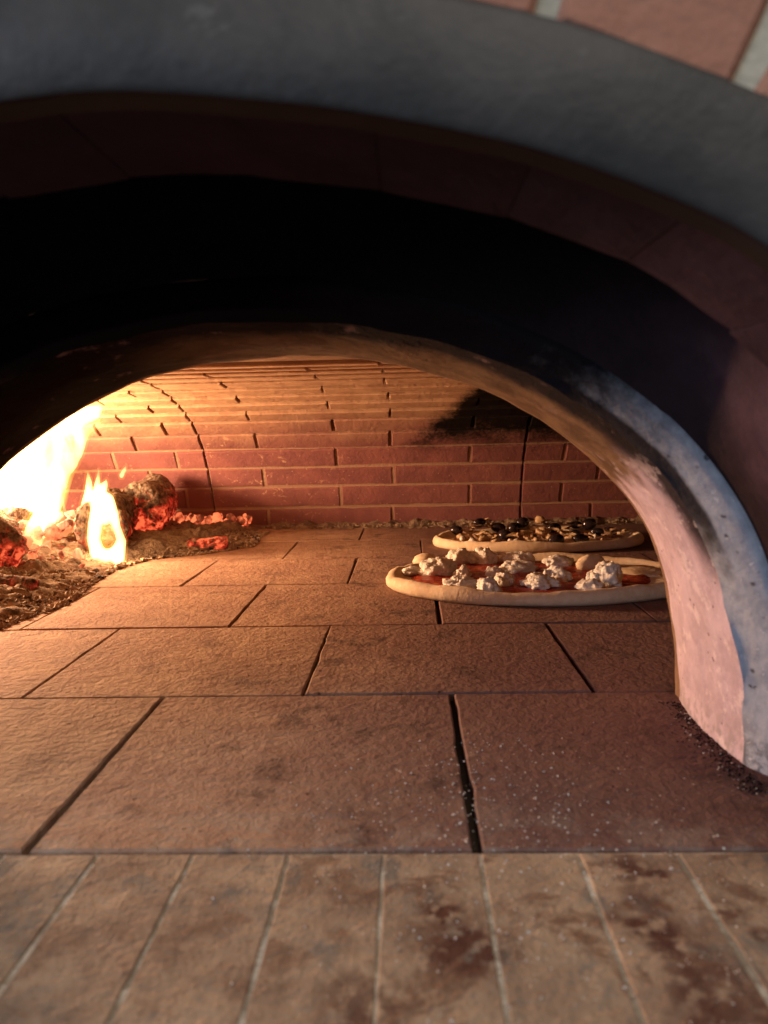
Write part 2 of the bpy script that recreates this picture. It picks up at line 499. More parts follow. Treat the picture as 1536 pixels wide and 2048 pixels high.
def subdiv(outline, k, amp, chip=0.0, nrm=Vector((0, 0, 1))):
    """split each edge of an outline in k pieces with small in-plane jitter and rare chips"""
    out = []; n = len(outline); c = sum((Vector(p) for p in outline), Vector()) / n
    for i in range(n):
        a, b = Vector(outline[i]), Vector(outline[(i + 1) % n])
        kk = k[i % len(k)] if isinstance(k, (list, tuple)) else k
        e = (b - a).normalized(); inw = nrm.cross(e)
        if inw.dot(c - a) < 0: inw = -inw
        for q in range(kk):
            p = a.lerp(b, q / kk)
            if q: 
                p = p + inw * (random.uniform(-.2, 1) * amp + (random.uniform(.3, 1) * chip if random.random() < .10 else 0)) + e * random.uniform(-.25, .25) * (b - a).length / kk
            else: p = p + inw * amp * .5
            out.append(p)
    return out


def catmull(P, n=8):
    P = [Vector(p) for p in P]; Q = [2 * P[0] - P[1]] + P + [2 * P[-1] - P[-2]]; out = []
    for i in range(1, len(Q) - 2):
        a, b, c, d = Q[i - 1:i + 3]
        for k in range(n):
            t = k / n
            out.append(.5 * (2 * b + (c - a) * t + (2 * a - 5 * b + 4 * c - d) * t * t + (3 * b - a - 3 * c + d) * t ** 3))
    out.append(P[-1]); return out


def resample(P, n):
    L = [0.0]
    for a, b in zip(P, P[1:]): L.append(L[-1] + (b - a).length)
    out = []; j = 0
    for i in range(n + 1):
        s = L[-1] * i / n
        while j < len(L) - 2 and L[j + 1] < s: j += 1
        f = (s - L[j]) / max(1e-9, L[j + 1] - L[j]); out.append(P[j].lerp(P[j + 1], min(1, max(0, f))))
    return out


CX = -0.085


def arch(half, n=48):
    """half = (dx, z) from crown to springing; full arch left to right as 2-D points (x, z)"""
    h = [Vector((dx, z, 0)) for dx, z in half]
    full = [Vector((-p.x, p.y, 0)) for p in reversed(h)][:-1] + h
    r = resample(catmull(full, 10), 2 * n)
    return [Vector((CX + p.x, p.y)) for p in r]


def offset(A, d):
    out = []; n = len(A)
    for i, p in enumerate(A):
        t = (A[min(n - 1, i + 1)] - A[max(0, i - 1)]).normalized(); nn = Vector((-t.y, t.x))
        q = p + nn * d
        if i in (0, n - 1): q.y = p.y
        out.append(q)
    return out


def loft(name, rings, mat, parent, jitter=0.0, jscale=60, smooth=True, thick=0.0):
    """rings: list of lists of 3-D points; a sheet through them"""
    m = len(rings[0]); v = []; f = []
    for r in rings:
        for p in r:
            p = Vector(p); v.append(wobble(p, jscale, jitter) if jitter else p)
    for i in range(len(rings) - 1):
        for j in range(m - 1): f.append([i * m + j, i * m + j + 1, (i + 1) * m + j + 1, (i + 1) * m + j])
    o = sheet(name, v, f, mat, parent, smooth)
    if thick:
        md = o.modifiers.new('solid', 'SOLIDIFY'); md.thickness = thick; md.offset = 1
    return o


def at_y(A, y): return [Vector((p.x, y, p.y)) for p in A]


# arch curves read as (half width, height)
MF = arch([(0, .261), (.034, .2600), (.07, .2545), (.109, .2460), (.137, .2345), (.165, .2210), (.193, .2020), (.221, .1775), (.244, .147), (.259, .115), (.269, .0767), (.2755, .0378), (.277, -.004)])
MB = arch([(0, .2520), (.034, .2505), (.066, .2470), (.105, .2375), (.136, .226), (.171, .2075), (.203, .1850), (.238, .1508), (.256, .1230), (.2675, .0907), (.2725, .065), (.277, .03), (.278, -.004)])
OA = arch([(0, .2985), (.048, .2943), (.0785, .2895), (.114, .2815), (.136, .2745), (.160, .2650), (.180, .2555), (.192, .2470), (.220, .225), (.250, .195), (.275, .155), (.290, .11), (.298, .05), (.300, -.004)])

# ------------------------------------------------------------------ setting: floor and sill
floor = mesh('oven_floor', [(-1.28, .345, -.05), (.82, .345, -.05), (.82, 1.66, -.05), (-1.28, 1.66, -.05),
                            (-1.28, .3465, -.006), (.82, .3465, -.006), (.82, 1.66, -.006), (-1.28, 1.66, -.006)],
             [[4, 5, 6, 7], [0, 1, 2, 3], [0, 1, 5, 4], [1, 2, 6, 5], [2, 3, 7, 6], [3, 0, 4, 7]], M['bed'])
tag(floor, 'oven floor of big square clay slabs behind the sill', kind='structure')
rows = [.346, .5625, .7690, .9820, 1.1850, 1.3700, 1.5700]
for ri in range(len(rows) - 1):
    y0, y1 = rows[ri], rows[ri + 1]
    off = .0295 if ri % 2 == 0 else -.083
    if ri == 4: off = .018
    if ri == 5: off = -.092
    k0 = -4
    for k in range(-6, 5):
        x0 = off + k * .2185; x1 = x0 + .2185
        if x1 < -1.2 or x0 > .80: continue
        g0 = .0009 + random.random() * .0005; g1 = .0009 + random.random() * .0005
        if ri == 0 and k == -1: g1 += .0002
        gy = .0009 + random.random() * .0004
        big = ri < 3
        sk = [random.uniform(-.0012, .0012) for _ in range(4)]
        if ri == 1 and k == 1: pass
        ol = [(x0 + g0 + sk[0], y0 + gy, 0), (x1 - g1 + sk[1], y0 + gy, 0), (x1 - g1 + sk[2], y1 - gy, 0), (x0 + g0 + sk[3], y1 - gy, 0)]
        ol = subdiv(ol, 14 if big else 6, .0004, .0013 if big else .0008)
        v, f = block(ol, (0, 0, 1), .030, .0011)
        dz = random.uniform(-.0007, .0004)
        tilt = random.uniform(-.003, .003)
        v = [Vector((p.x, p.y, p.z + dz + tilt * (p.y - (y0 + y1) / 2))) for p in v]
        mesh('slab', v, f, M['slab'], floor)

sill = mesh('oven_sill', [(-.43, .09, -.06), (.27, .09, -.06), (.27, .345, -.06), (-.43, .345, -.06),
                          (-.43, .09, -.0007), (.27, .09, -.0007), (.27, .3445, -.0007), (-.43, .3445, -.0007)],
            [[4, 5, 6, 7], [0, 1, 2, 3], [0, 1, 5, 4], [1, 2, 6, 5], [2, 3, 7, 6], [3, 0, 4, 7]], M['joint'])
tag(sill, 'sill of narrow bricks in front of the oven floor', kind='structure')
xk = -.0152
for k in range(-9, 7):
    x0 = xk + k * .0455 + random.uniform(-.0006, .0006); x1 = x0 + .0455
    g = .0008
    ol = [(x0 + g, .095, 0), (x1 - g, .095, 0), (x1 - g, .3437, 0), (x0 + g, .3437, 0)]
    ol = subdiv(ol, [2, 14, 4, 14], .0004, .0007)
    v, f = block(ol, (0, 0, 1), .045, .0006)
    dz = random.uniform(-.0003, .0004)
    mesh('brick', [Vector((p.x, p.y, p.z + dz)) for p in v], f, M['sill'], sill)

# ------------------------------------------------------------------ brick vault (back wall curving into the ceiling)
vault = thing('brick_vault', 'low vault of long red and tan bricks curving up behind the pizzas', 'brick vault', (0, 1.58, 0))


def vpart(o):
    o.matrix_parent_inverse = vault.matrix_world.inverted() if False else Matrix.Translation((0, -1.58, 0)); return o


PR = [(1.58, -.001), (1.5771, .0398), (1.5607, .0843), (1.5394, .1251), (1.5127, .1626), (1.4794, .1931), (1.4393, .2164), (1.401, .233),
      (1.3623, .2468), (1.3211, .2589), (1.274, .2683), (1.2192, .2762), (1.1734, .2807), (1.1240, .2836), (1.0750, .2852), (1.0150, .2862)]
NC = len(PR) - 1


def pnorm(i0, i1):
    a, b = Vector((0,) + PR[i0]), Vector((0,) + PR[i1]); d = (b - a).normalized()
    return Vector((0, -d.z, d.y))      # towards the room: -y on the wall, -z on the ceiling


SEC = [(-1.245, -.4065), (-.4040, .2262), (.2292, .80)]
for si, (sx0, sx1) in enumerate(SEC):
    # mortar shell of the section, set back from the brick faces
    v = []; f = []
    for i, (y, z) in enumerate(PR):
        n = pnorm(max(0, i - 1), min(NC, i + 1)); rec = .0022 + .0085 * min(1, max(0, (z - .15) / .08))
        p = Vector((0, y, z)) - n * rec
        v += [(sx0, p.y, p.z), (sx1, p.y, p.z)]
        if i: f.append([2 * i - 2, 2 * i - 1, 2 * i + 1, 2 * i])
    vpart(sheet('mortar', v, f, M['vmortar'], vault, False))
    for i in range(NC):
        a, b = PR[i], PR[i + 1]; n = pnorm(i, i + 1); up = i >= 6
        d = Vector((0, b[0] - a[0], b[1] - a[1])); ln = d.length; d.normalize()
        odd = i % 2 == 0
        if si == 1: js = [-.2955, -.0335] if odd else [-.1415, .1235]
        elif si == 0: js = [-.462 - .129 * k for k in range(7)] if not odd else [-.533 - .129 * k for k in range(6)]
        else: js = [.372 + .137 * k for k in range(4)] if odd else [.309 + .137 * k for k in range(4)]
        if si != 1 and i == 2: js = [j + .008 for j in js]
        xs = sorted([sx0] + [j + random.uniform(-.003, .003) for j in js if sx0 + .03 < j < sx1 - .02] + [sx1])
        for x0, x1 in zip(xs, xs[1:]):
            g = .0026 if not up else .0014; gv = .0024 if not up else .0025
            A = Vector((0,) + a) + d * gv; B = Vector((0,) + b) - d * gv
            if i == 0: A = Vector((0, 1.58, -.02))
            lift = random.uniform(-.0010, .0008); wob = [random.uniform(-.0009, .0009) for _ in range(4)]
            base = [Vector((x0 + (g if x0 != sx0 else .0004), A.y, A.z)) + n * lift, Vector((x1 - (g if x1 != sx1 else .0004), A.y, A.z)) + n * lift,
                    Vector((x1 - (g if x1 != sx1 else .0004), B.y, B.z)) + n * lift, Vector((x0 + (g if x0 != sx0 else .0004), B.y, B.z)) + n * lift]
            if up:   # the ceiling courses step: the edge nearer the mouth hangs a little lower
                base[0] = base[0] - n * .0010; base[1] = base[1] - n * .0010; base[2] = base[2] + n * .0019; base[3] = base[3] + n * .0019
            base = [p + d * wb for p, wb in zip(base, wob)]
            ol = subdiv(base, [10, 3, 10, 3] if x1 - x0 > .15 else [5, 3, 5, 3], .0009, .0012, n)
            vv, ff = block(ol, n, .028, .0016)
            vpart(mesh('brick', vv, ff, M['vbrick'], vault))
# dark backing behind the seams, smooth ceiling towards the mouth, ends and inner front
yE = PR[-1][0]
v = []; f = []
for i, (y, z) in enumerate(PR):
    n = pnorm(max(0, i - 1), min(NC, i + 1)); p = Vector((0, y, z)) - n * .030
    v += [(-1.28, p.y, p.z), (.82, p.y, p.z)]
    if i: f.append([2 * i - 2, 2 * i - 1, 2 * i + 1, 2 * i])
vpart(sheet('backing', v, f, M['soot'], vault))
v = [(-1.0, yE - .010, .2925), (.82, yE - .010, .2925), (.82, yE - .010, .325), (-1.0, yE - .010, .325)]
o = loft('ceiling', [[(x, yE + .012, .322) for x in (-1.28, .82)], [(x, yE - .004, .322) for x in (-1.28, .82)], [(x, yE - .004, .2895) for x in (-1.28, .82)], [(x, .80, .2880) for x in (-1.28, .82)], [(x, .555, .2850) for x in (-1.28, .82)]], M['ceil'], vault, smooth=False)
vpart(o)
for x in (-1.25, .81):
    v = [(x, .50, -.01)] + [(x, y, z) for y, z in PR] + [(x, .50, .33)]
    vv = v + [(x + (.04 if x > 0 else -.04), p[1], p[2]) for p in v]; n = len(v)
    ff = [list(range(n)), list(range(n, 2 * n))] + [[i, (i + 1) % n, n + (i + 1) % n, n + i] for i in range(n)]
    vpart(mesh('end_wall', vv, ff, M['ceil'], vault))

# ------------------------------------------------------------------ oven mouth: cast lining, rim, sooty face
mouth = thing('oven_mouth', 'inner mouth arch with pink cast lining and grey rim, sooty on top', 'oven mouth', (CX, .49, 0))


def mpart(o): o.matrix_parent_inverse = Matrix.Translation((-CX, -.49, 0)); return o


rings = []
for k in range(15):
    t = k / 14; y = .437 + (.55 - .437) * t; bul = -.004 * math.sin(PI * t)
    r = []
    for a, b in zip(MF, MB):
        p = a.lerp(b, t); c = Vector((CX, 0)); q = p + (p - c).normalized() * bul
        q3 = Vector((q.x, y, q.y))
        e = noise.noise(q3 * 26) * .0013 + noise.noise(q3 * 110) * .0008
        dirv = Vector((p.x - CX, 0, p.y)).normalized()
        edge = (noise.noise(Vector((q.x * 45, 3, q.y * 45))) * .005 if k in (0,) else (noise.noise(Vector((q.x * 60, 9, q.y * 60))) * .006 if k == 14 else 0))
        q3 = q3 + dirv * e + Vector((0, edge, 0))
        if p.y < .05: q3.y += noise.noise(Vector((q.x * 80, y * 80, 2))) * .002
        r.append(q3)
    rings.append(r)
mpart(loft('lining', rings, M['soffit'], mouth))
rim = [rings[0], at_y(offset(MF, .0015), .4335), at_y(offset(MF, .005), .4265), at_y(offset(MF, .0090), .4200), at_y(offset(MF, .0125), .4145), at_y(offset(MF, .0150), .4115), at_y(offset(MF, .0168), .4105), at_y(offset(MF, .0190), .4110)]
rim = [rim[0]] + [[p + Vector((0, noise.noise(p * 40) * .0014, noise.noise(p * 55 + Vector((5, 5, 5))) * .0008)) for p in r] for r in rim[1:]]
mpart(loft('rim', rim, M['rim'], mouth))
# inner front of the chamber round the mouth
bx = []
for p in MB:
    d = (p - Vector((CX, .02))); d = d if d.length > 1e-6 else Vector((0, 1))
    kx = ((.90 if d.x > 0 else 1.20) + (CX if d.x < 0 else -CX)) / abs(d.x) if abs(d.x) > 1e-6 else 1e9; kz = (.31) / d.y if d.y > 1e-6 else 1e9
    q = Vector((CX, .02)) + d * min(kx, kz); bx.append(Vector((q.x, .56, max(q.y, -.01))))
mpart(loft('inner_front', [rings[-1], [Vector((p.x, .556, p.z)) for p in rings[-1]], bx], M['ceil'], mouth, smooth=False))

# ------------------------------------------------------------------ smoke hood between mouth and brick arch
hood = thing('smoke_hood', 'soot black smoke hood over the gap between brick arch and oven mouth', 'smoke hood', (CX, .36, 0))


def hpart(o): o.matrix_parent_inverse = Matrix.Translation((-CX, -.36, 0)); return o


R0 = offset(MF, .0185); R1 = offset(OA, .004)
rr = []
NK = 18
for k in range(NK + 1):
    t = k / NK; y = .4107 + (.300 - .4107) * t; r = []
    for a, b in zip(R0, R1):
        p = a.lerp(b, t); wz = min(1, max(0, (p.y - .17) / .10)); wz = wz * wz * (3 - 2 * wz)
        lift = wz * min(1, math.sin(PI * t) * 1.7) * .16
        q = p + Vector(((p.x - CX) * .15, 1)).normalized() * lift
        r.append(Vector((q.x, y, q.y)))
    rr.append(r)
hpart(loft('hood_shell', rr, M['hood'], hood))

# ------------------------------------------------------------------ brick arch behind the metal band
barch = thing('brick_arch', 'dim reddish brick arch, its underside just inside the grey band', 'brick arch', (CX, .27, 0))


def bpart(o): o.matrix_parent_inverse = Matrix.Translation((-CX, -.27, 0)); return o


def arch_len(A):
    L = [0.0]
    for a, b in zip(A, A[1:]): L.append(L[-1] + (b - a).length)
    return L


def arch_at(A, L, s):
    s = min(max(s, 0), L[-1])
    for i in range(len(L) - 1):
        if L[i + 1] >= s: break
    f = (s - L[i]) / max(1e-9, L[i + 1] - L[i]); p = A[i].lerp(A[i + 1], f)
    j0, j1 = max(0, i - 1), min(len(A) - 1, i + 2)
    t = (A[j1] - A[j0]).normalized(); return p, Vector((-t.y, t.x))


LA = arch_len(OA)
# joints seen at x = -.109, -.0147(-.06), .034, .079: find the arc positions of the first one and step on
s0 = min(range(len(OA)), key=lambda i: abs(OA[i].x - (-.1085)))
s0 = LA[s0]; STEP = .0487
ks = range(int(-s0 / STEP) - 1, int((LA[-1] - s0) / STEP) + 2)
for k in ks:
    a = max(0, s0 + k * STEP); b = min(LA[-1], s0 + (k + 1) * STEP)
    if b - a < .012: continue
    lift = random.uniform(-.0007, .0010)
    ya, yb = .2375 + random.uniform(-.001, .001), .3055 + random.uniform(-.003, .002)
    ring = []
    for q in range(6):
        p, n = arch_at(OA, LA, a + .0002 + (b - a - .0004) * q / 5)
        e = -lift + (.0006 if q in (0, 5) else 0)
        lo, hi = p + n * e, p + n * .05
        ring.append([(lo.x, ya, lo.y), (lo.x, yb, lo.y), (hi.x, yb, hi.y), (hi.x, ya, hi.y)])
    vv = [x for r in ring for x in r]
    ff = [[q * 4 + w, q * 4 + (w + 1) % 4, q * 4 + 4 + (w + 1) % 4, q * 4 + 4 + w] for q in range(5) for w in range(4)] + [[0, 1, 2, 3], [20, 21, 22, 23]]
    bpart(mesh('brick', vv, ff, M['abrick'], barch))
bpart(loft('mortar', [at_y(offset(OA, .004), .238), at_y(offset(OA, .004), .304)], M['abed'], barch))
bpart(loft('mortar', [at_y(offset(OA, .004), .3045), at_y(offset(OA, .06), .3045), at_y(offset(OA, .06), .236), at_y(offset(OA, .002), .2362)], M['abed'], barch, smooth=False))

# ------------------------------------------------------------------ grey metal band round the opening
band = thing('arch_band', 'wide dull grey arched band framing the oven opening under the facade bricks', 'arch band', (CX, .222, 0))


def dpart(o): o.matrix_parent_inverse = Matrix.Translation((-CX, -.222, 0)); return o


IN = offset(OA, -.0005)
prof = [(.0, .2355), (-.0035, .2350), (-.0035, .2215), (-.0020, .2200), (.010, .2190), (.0265, .2190), (.0290, .2200), (.0300, .2220), (.0300, .235)]
dpart(loft('band_face', [at_y(offset(IN, d), y) for d, y in prof[2:]], M['band'], band))
dpart(loft('band_edge', [at_y(offset(IN, d), y) for d, y in prof[:3]], M['iron'], band))

# ------------------------------------------------------------------ facade bricks
fac = thing('facade_wall', 'terracotta facade bricks with pale mortar fanning over the grey band', 'brick facade', (CX, .23, .34))


def fpart(o): o.matrix_parent_inverse = Matrix.Translation((-CX, -.23, -.34)); return o


FA = offset(OA, .0300); LF = arch_len(FA)
sx = min(range(len(FA)), key=lambda i: abs(FA[i].x - .0365)); sf = LF[sx] + .0068; SP = .0575
for k in range(int(-sf / SP) - 1, int((LF[-1] - sf) / SP) + 2):
    a = max(0, sf + k * SP); b = min(LF[-1], sf + (k + 1) * SP)
    if b - a < .02: continue
    p0, n0 = arch_at(FA, LF, a + .0030); p1, n1 = arch_at(FA, LF, b - .0030)
    h = .118
    q = [Vector((p0.x, .2255, p0.y)), Vector((p1.x, .2255, p1.y))]
    w0 = p0 + n0 * h; w1 = p1 + n1 * h
    q += [Vector((w1.x, .2255, w1.y)), Vector((w0.x, .2255, w0.y))]
    ol = subdiv(q, [4, 6, 4, 6], .0009, .002, Vector((0, -1, 0)))
    vv, ff = block(ol, (0, -1, 0), .05, .002)
    fpart(mesh('brick', vv, ff, M['facade'], fac))
fpart(loft('mortar', [at_y(offset(FA, -.001), .2285), at_y(offset(FA, .125), .2285), at_y(offset(FA, .125), .28)], M['fmortar'], fac, smooth=False))

# ------------------------------------------------------------------ pizzas


def pizza(name, label, cx, cy, rx, ry, rim_h, rim_w, sauce, sauce_shape, seed):
    t = thing(name, label, 'pizza', (cx, cy, .001))
    A = 120; prof = [(1.0, .0), (1.018, .004), (1.02, .010), (1.006, .0155), (.982, .0185), (.955, .0180), (.93, .0145), (.905, .0105), (.87, .0085), (.7, .0080), (.45, .0082), (.2, .0082), (.02, .0082)]
    v = []; f = []
    for pr, pz in prof:
        for j in range(A):
            a = 2 * PI * j / A; c, s = math.cos(a), math.sin(a)
            wav = 1 + .018 * noise.noise(Vector((c * 1.7, s * 1.7, seed))) + .010 * noise.noise(Vector((c * 5, s * 5, seed + 3)))
            hh = 1 + .30 * noise.noise(Vector((c * 2.6, s * 2.6, seed + 7))) + .12 * noise.noise(Vector((c * 9, s * 9, seed)))
            # rim width stays even round the oval
            inw = (1 - pr) * rim_w; 
            rr = 1.0
            X = c * rx * wav; Y = s * ry * wav
            nn = Vector((c / rx, s / ry)).normalized()
            if pr >= .87: X -= nn.x * inw; Y -= nn.y * inw
            else:
                q = pr / .87; X = (X - nn.x * .13 * rim_w) * q; Y = (Y - nn.y * .13 * rim_w) * q
            z = pz * (hh if pz > .001 else 1) * rim_h / .0185 if pr > .88 else pz * (1 + .15 * noise.noise(Vector((X * 40, Y * 40, seed))))
            if 0 < pz: z += .0007 * noise.noise(Vector((X * 120, Y * 120, seed)))
            v.append((X, Y, max(0, z)))
    n = len(prof)
    for i in range(n - 1):
        for j in range(A): f.append([i * A + j, i * A + (j + 1) % A, (i + 1) * A + (j + 1) % A, (i + 1) * A + j])
    f.append([(n - 1) * A + j for j in range(A)]); f.append([j for j in range(A)][::-1])
    mesh('crust', v, f, M['dough'], t, True)
    # sauce: irregular disc a little above the dough
    v = [(0, 0, .0106)]; f = []; RN = 14
    for i in range(1, RN + 1):
        for j in range(A):
            a = 2 * PI * j / A; c, s = math.cos(a), math.sin(a)
            e = sauce_shape(a) * (1 + .05 * noise.noise(Vector((c * 4, s * 4, seed + 11))) + .03 * noise.noise(Vector((c * 11, s * 11, seed + 12))))
            X, Y = c * rx * e * i / RN, s * ry * e * i / RN
            z = .0108 + .0016 * noise.noise(Vector((X * 60, Y * 60, seed + 5)))
            if i == RN: z = .0070
            v.append((X, Y, z))
    for j in range(A): f.append([0, 1 + j, 1 + (j + 1) % A])
    for i in range(RN - 1):
        for j in range(A):
            b = 1 + i * A; f.append([b + j, b + A + j, b + A + (j + 1) % A, b + (j + 1) % A])
    mesh('sauce', v, f, sauce, t, True)
    return t


def lump(name, mat, parent, loc, sx, sy, sz, amp, seed, sub=3, fr=2.2, rot=0.0):
    bm = bmesh.new(); bmesh.ops.create_icosphere(bm, subdivisions=sub, radius=1)
    for v in bm.verts:
        d = v.co.normalized(); s = Vector((seed * 3.1, seed * 1.7, seed))
        k = 1 + amp * noise.noise(d * fr + s) + amp * .6 * noise.noise(d * fr * 2.3 + s) + amp * .35 * abs(noise.noise(d * fr * 5 + s))
        v.co = d * k
        if v.co.z < -.35: v.co.z = -.35 + (v.co.z + .35) * .2
    for v in bm.verts: v.co = Vector((v.co.x * sx, v.co.y * sy, v.co.z * sz))
    me = bpy.data.meshes.new(name); bm.to_mesh(me); bm.free(); me.materials.append(mat)
    for p in me.polygons: p.use_smooth = True
    o = link(bpy.data.objects.new(name, me), parent); o.location = loc; o.rotation_euler = (0, 0, rot)
    return o


def shape1(a):        # sauce leaves a bare flap of dough on the right
    c = math.cos(a); return .87 - .16 * max(0, c) ** 3 - (.05 if math.sin(a) > .8 else 0)


P1 = (.1625, .965)
p1 = pizza('tomato_pizza', 'raw pizza with red tomato sauce and torn white cheese, nearer the mouth', P1[0], P1[1], .190, .131, .0155, .19, M['sauce'], shape1, 2.0)
che = [(.0357, .9678, .0406, .0236), (.0687, 1.0500, .0375, .0216), (.101, 1.0480, .0314, .0243), (.059, .8828, .0347, .0155), (.0664, .9515, .018, .0155), (.0878, .8579, .0232, .0198), (.1058, .9551, .0207, .0142), (.1103, .8968, .0243, .017), (.1491, 1.0430, .0369, .0171), (.1393, .9804, .0412, .0159), (.1493, .882, .0358, .0179), (.1763, .9165, .0273, .0199), (.2004, 1.0202, .0359, .0152), (.2298, .8879, .0325, .0313), (.2039, .8598, .0265, .0138), (.0013, .9777, .0238, .0106)]
for i, (x, y, ww, hh) in enumerate(che):
    k = lump('cheese', M['cheese'], p1, (x - P1[0], y - P1[1] + ww * .3, .0105 + hh * .22), ww * .58, ww * .46, hh * .60, .34, i + 1.3, 4, 2.2, i * 1.1)
    for q in range(3):
        lump('cheese', M['cheese'], p1, (x - P1[0] + ww * random.uniform(-.5, .5), y - P1[1] + ww * random.uniform(.05, .5), .0108 + hh * random.uniform(.05, .3)), ww * random.uniform(.16, .28), ww * random.uniform(.14, .24), hh * random.uniform(.2, .38), .42, i * 5 + q + 90.3, 3, 2.2, q)
    if ww > .03:
        lump('cheese', M['cheese'], p1, (x - P1[0] + ww * random.uniform(-.25, .25), y - P1[1] + ww * .25, .0105 + hh * .42), ww * .30, ww * .26, hh * .40, .32, i + 31.7, 4, 1.9, i * 2.3)
lump('dough_bubble', M['dough'], p1, (.020 - P1[0], 1.060 - P1[1], .0135), .0165, .015, .011, .12, 5.5, 3, 1.5)
lump('dough_fold', M['dough'], p1, (.2370 - P1[0], 1.005 - P1[1], .0135), .022, .012, .015, .25, 8.5, 3, 1.6, .5)
lump('dough_fold', M['dough'], p1, (.285 - P1[0], .985 - P1[1], .008), .034, .040, .0065, .25, 9.5, 3, 1.6, .3)

P2 = (.2130, 1.287)
p2 = pizza('olive_pizza', 'raw pizza with black olives and mushroom slices, farther in by the back wall', P2[0], P2[1], .172, .096, .0165, .14, M['sauce2'], lambda a: .86, 9.0)


def place2(x, y, z):
    ymax = P2[1] + .078 * math.sqrt(max(.05, 1 - ((x - P2[0]) / .17) ** 2))
    if y > ymax:
        k = ymax / y; x, y, z = x * k, ymax, .2 - (.2 - z) * k
    return Vector((x - P2[0], y - P2[1], z))


def olive_mesh():
    bm = bmesh.new(); bmesh.ops.create_uvsphere(bm, u_segments=18, v_segments=12, radius=1)
    for v in bm.verts:
        v.co.x *= 1.28
        if v.co.x > 1.0:      # the pitted end: pushed in
            r = math.hypot(v.co.y, v.co.z); v.co.x = 1.02 - max(0, .5 - r) * 1.2
    bm.normal_update()
    me = bpy.data.meshes.new('olive'); bm.to_mesh(me); bm.free(); me.materials.append(M['olive']); me.materials.append(M['olive_in'])
    for p in me.polygons:
        p.use_smooth = True
        if p.center.x > .5 and math.hypot(p.center.y, p.center.z) < .45: p.material_index = 1
    return me


om = olive_mesh()
OL = [(.0813, 1.336, .0235, .0145), (.1347, 1.4609, .0218, .0111), (.1586, 1.3611, .0258, .0147), (.1569, 1.259, .0222, .0164), (.1832, 1.3524, .0202, .0165), (.2095, 1.4263, .0232, .0155), (.2513, 1.3356, .0271, .0163), (.2327, 1.2103, .0246, .0138), (.2784, 1.286, .0174, .0105), (.2719, 1.2103, .0262, .0138), (.3028, 1.3957, .0197, .0113), (.3249, 1.384, .0244, .0169), (.3191, 1.2964, .0246, .0112), (.3442, 1.3263, .018, .009)]
for i, (x, y, ww, hh) in enumerate(OL):
    o = link(bpy.data.objects.new('olive', om), p2); r = hh * .52
    p = place2(x, y + ww * .3, .0115); o.location = p + Vector((0, 0, r * .75)); o.scale = (ww * .44, r * 1.18, r * 1.18)
    o.rotation_euler = (random.uniform(-.2, .2), random.uniform(-.25, .25), random.choice((0, PI)) + random.uniform(-.5, .5))


def mush_mesh(kind):
    """a slice of mushroom: bent cap strip with a stalk"""
    pts = []; n = 9
    for i in range(n):
        a = PI * (.05 + .9 * i / (n - 1)); pts.append((math.cos(a), math.sin(a)))
    low = [(-.80, .18), (-.24, .30), (-.18, -.45), (.18, -.45), (.24, .30), (.80, .18)]
    if kind == 1: low = [(-.75, .25), (0, .42), (.75, .25)]
    ol = pts + low; m = len(ol); th = .16; v = []
    for z in (-th, th):
        for x, y in ol: v.append((x, y, z + .22 * x * x - .12 * y * y))
    f = [list(range(m)), list(range(m, 2 * m))] + [[i, (i + 1) % m, m + (i + 1) % m, m + i] for i in range(m)]
    me = bpy.data.meshes.new('mushroom_slice'); me.from_pydata(v, [], f); me.materials.append(M['mush']); me.materials.append(M['mdark'])
    bm = bmesh.new(); bm.from_mesh(me); bmesh.ops.recalc_face_normals(bm, faces=bm.faces); bm.to_mesh(me); bm.free()
    for p in me.polygons:
        if len(p.vertices) == 4 and abs(p.normal.z) < .5 and p.center.y > .3: p.material_index = 1
    return me


mm = [mush_mesh(0), mush_mesh(1)]
MU = [(.1276, 1.3275), (.1142, 1.2789), (.1026, 1.3307), (.2175, 1.3841), (.2196, 1.329), (.2279, 1.315), (.2463, 1.4551), (.2837, 1.3613), (.2581, 1.2383), (.3161, 1.3433), (.31, 1.2323), (.3411, 1.3008), (.1473, 1.3935), (.1377, 1.2409), (.179, 1.2957), (.2024, 1.3581), (.358, 1.2987), (.2842, 1.419), (.3075, 1.3863), (.2418, 1.3132), (.1192, 1.3972), (.1458, 1.4536),
      (.10, 1.30), (.17, 1.25), (.20, 1.27), (.29, 1.25), (.33, 1.27), (.25, 1.27), (.13, 1.30), (.35, 1.32), (.185, 1.23), (.22, 1.24)]
for i, (x, y) in enumerate(MU):
    o = link(bpy.data.objects.new('mushroom_slice', mm[i % 2]), p2)
    p = place2(x + random.uniform(-.004, .004), y, .0115)
    s = random.uniform(.0075, .0125); o.location = p + Vector((0, 0, .0035 + random.uniform(0, .003))); o.scale = (s * 1.15, s, s * .9)
    o.rotation_euler = (random.uniform(-.5, .9), random.uniform(-.4, .4), random.uniform(0, 6.28))
for i in range(26):
    a = random.uniform(0, 6.28); r = math.sqrt(random.random()) * .82
    lump('topping_piece', random.choice([M['mush'], M['mdark'], M['mush'], M['cheese']]), p2, (math.cos(a) * r * .165, math.sin(a) * r * .085, .0125), random.uniform(.004, .009), random.uniform(.003, .007), random.uniform(.003, .006), .4, i + 50, 2, 2.0, a)
lump('pale_piece', M['mush'], p2, place2(.2279, 1.318, .016), .010, .007, .0085, .25, 71, 2)
lump('pale_piece', M['mush'], p2, place2(.2463, 1.4551, .014) + Vector((0, 0, .004)), .010, .007, .0085, .25, 72, 2)

# ------------------------------------------------------------------ fire: logs, coals, ash, flames


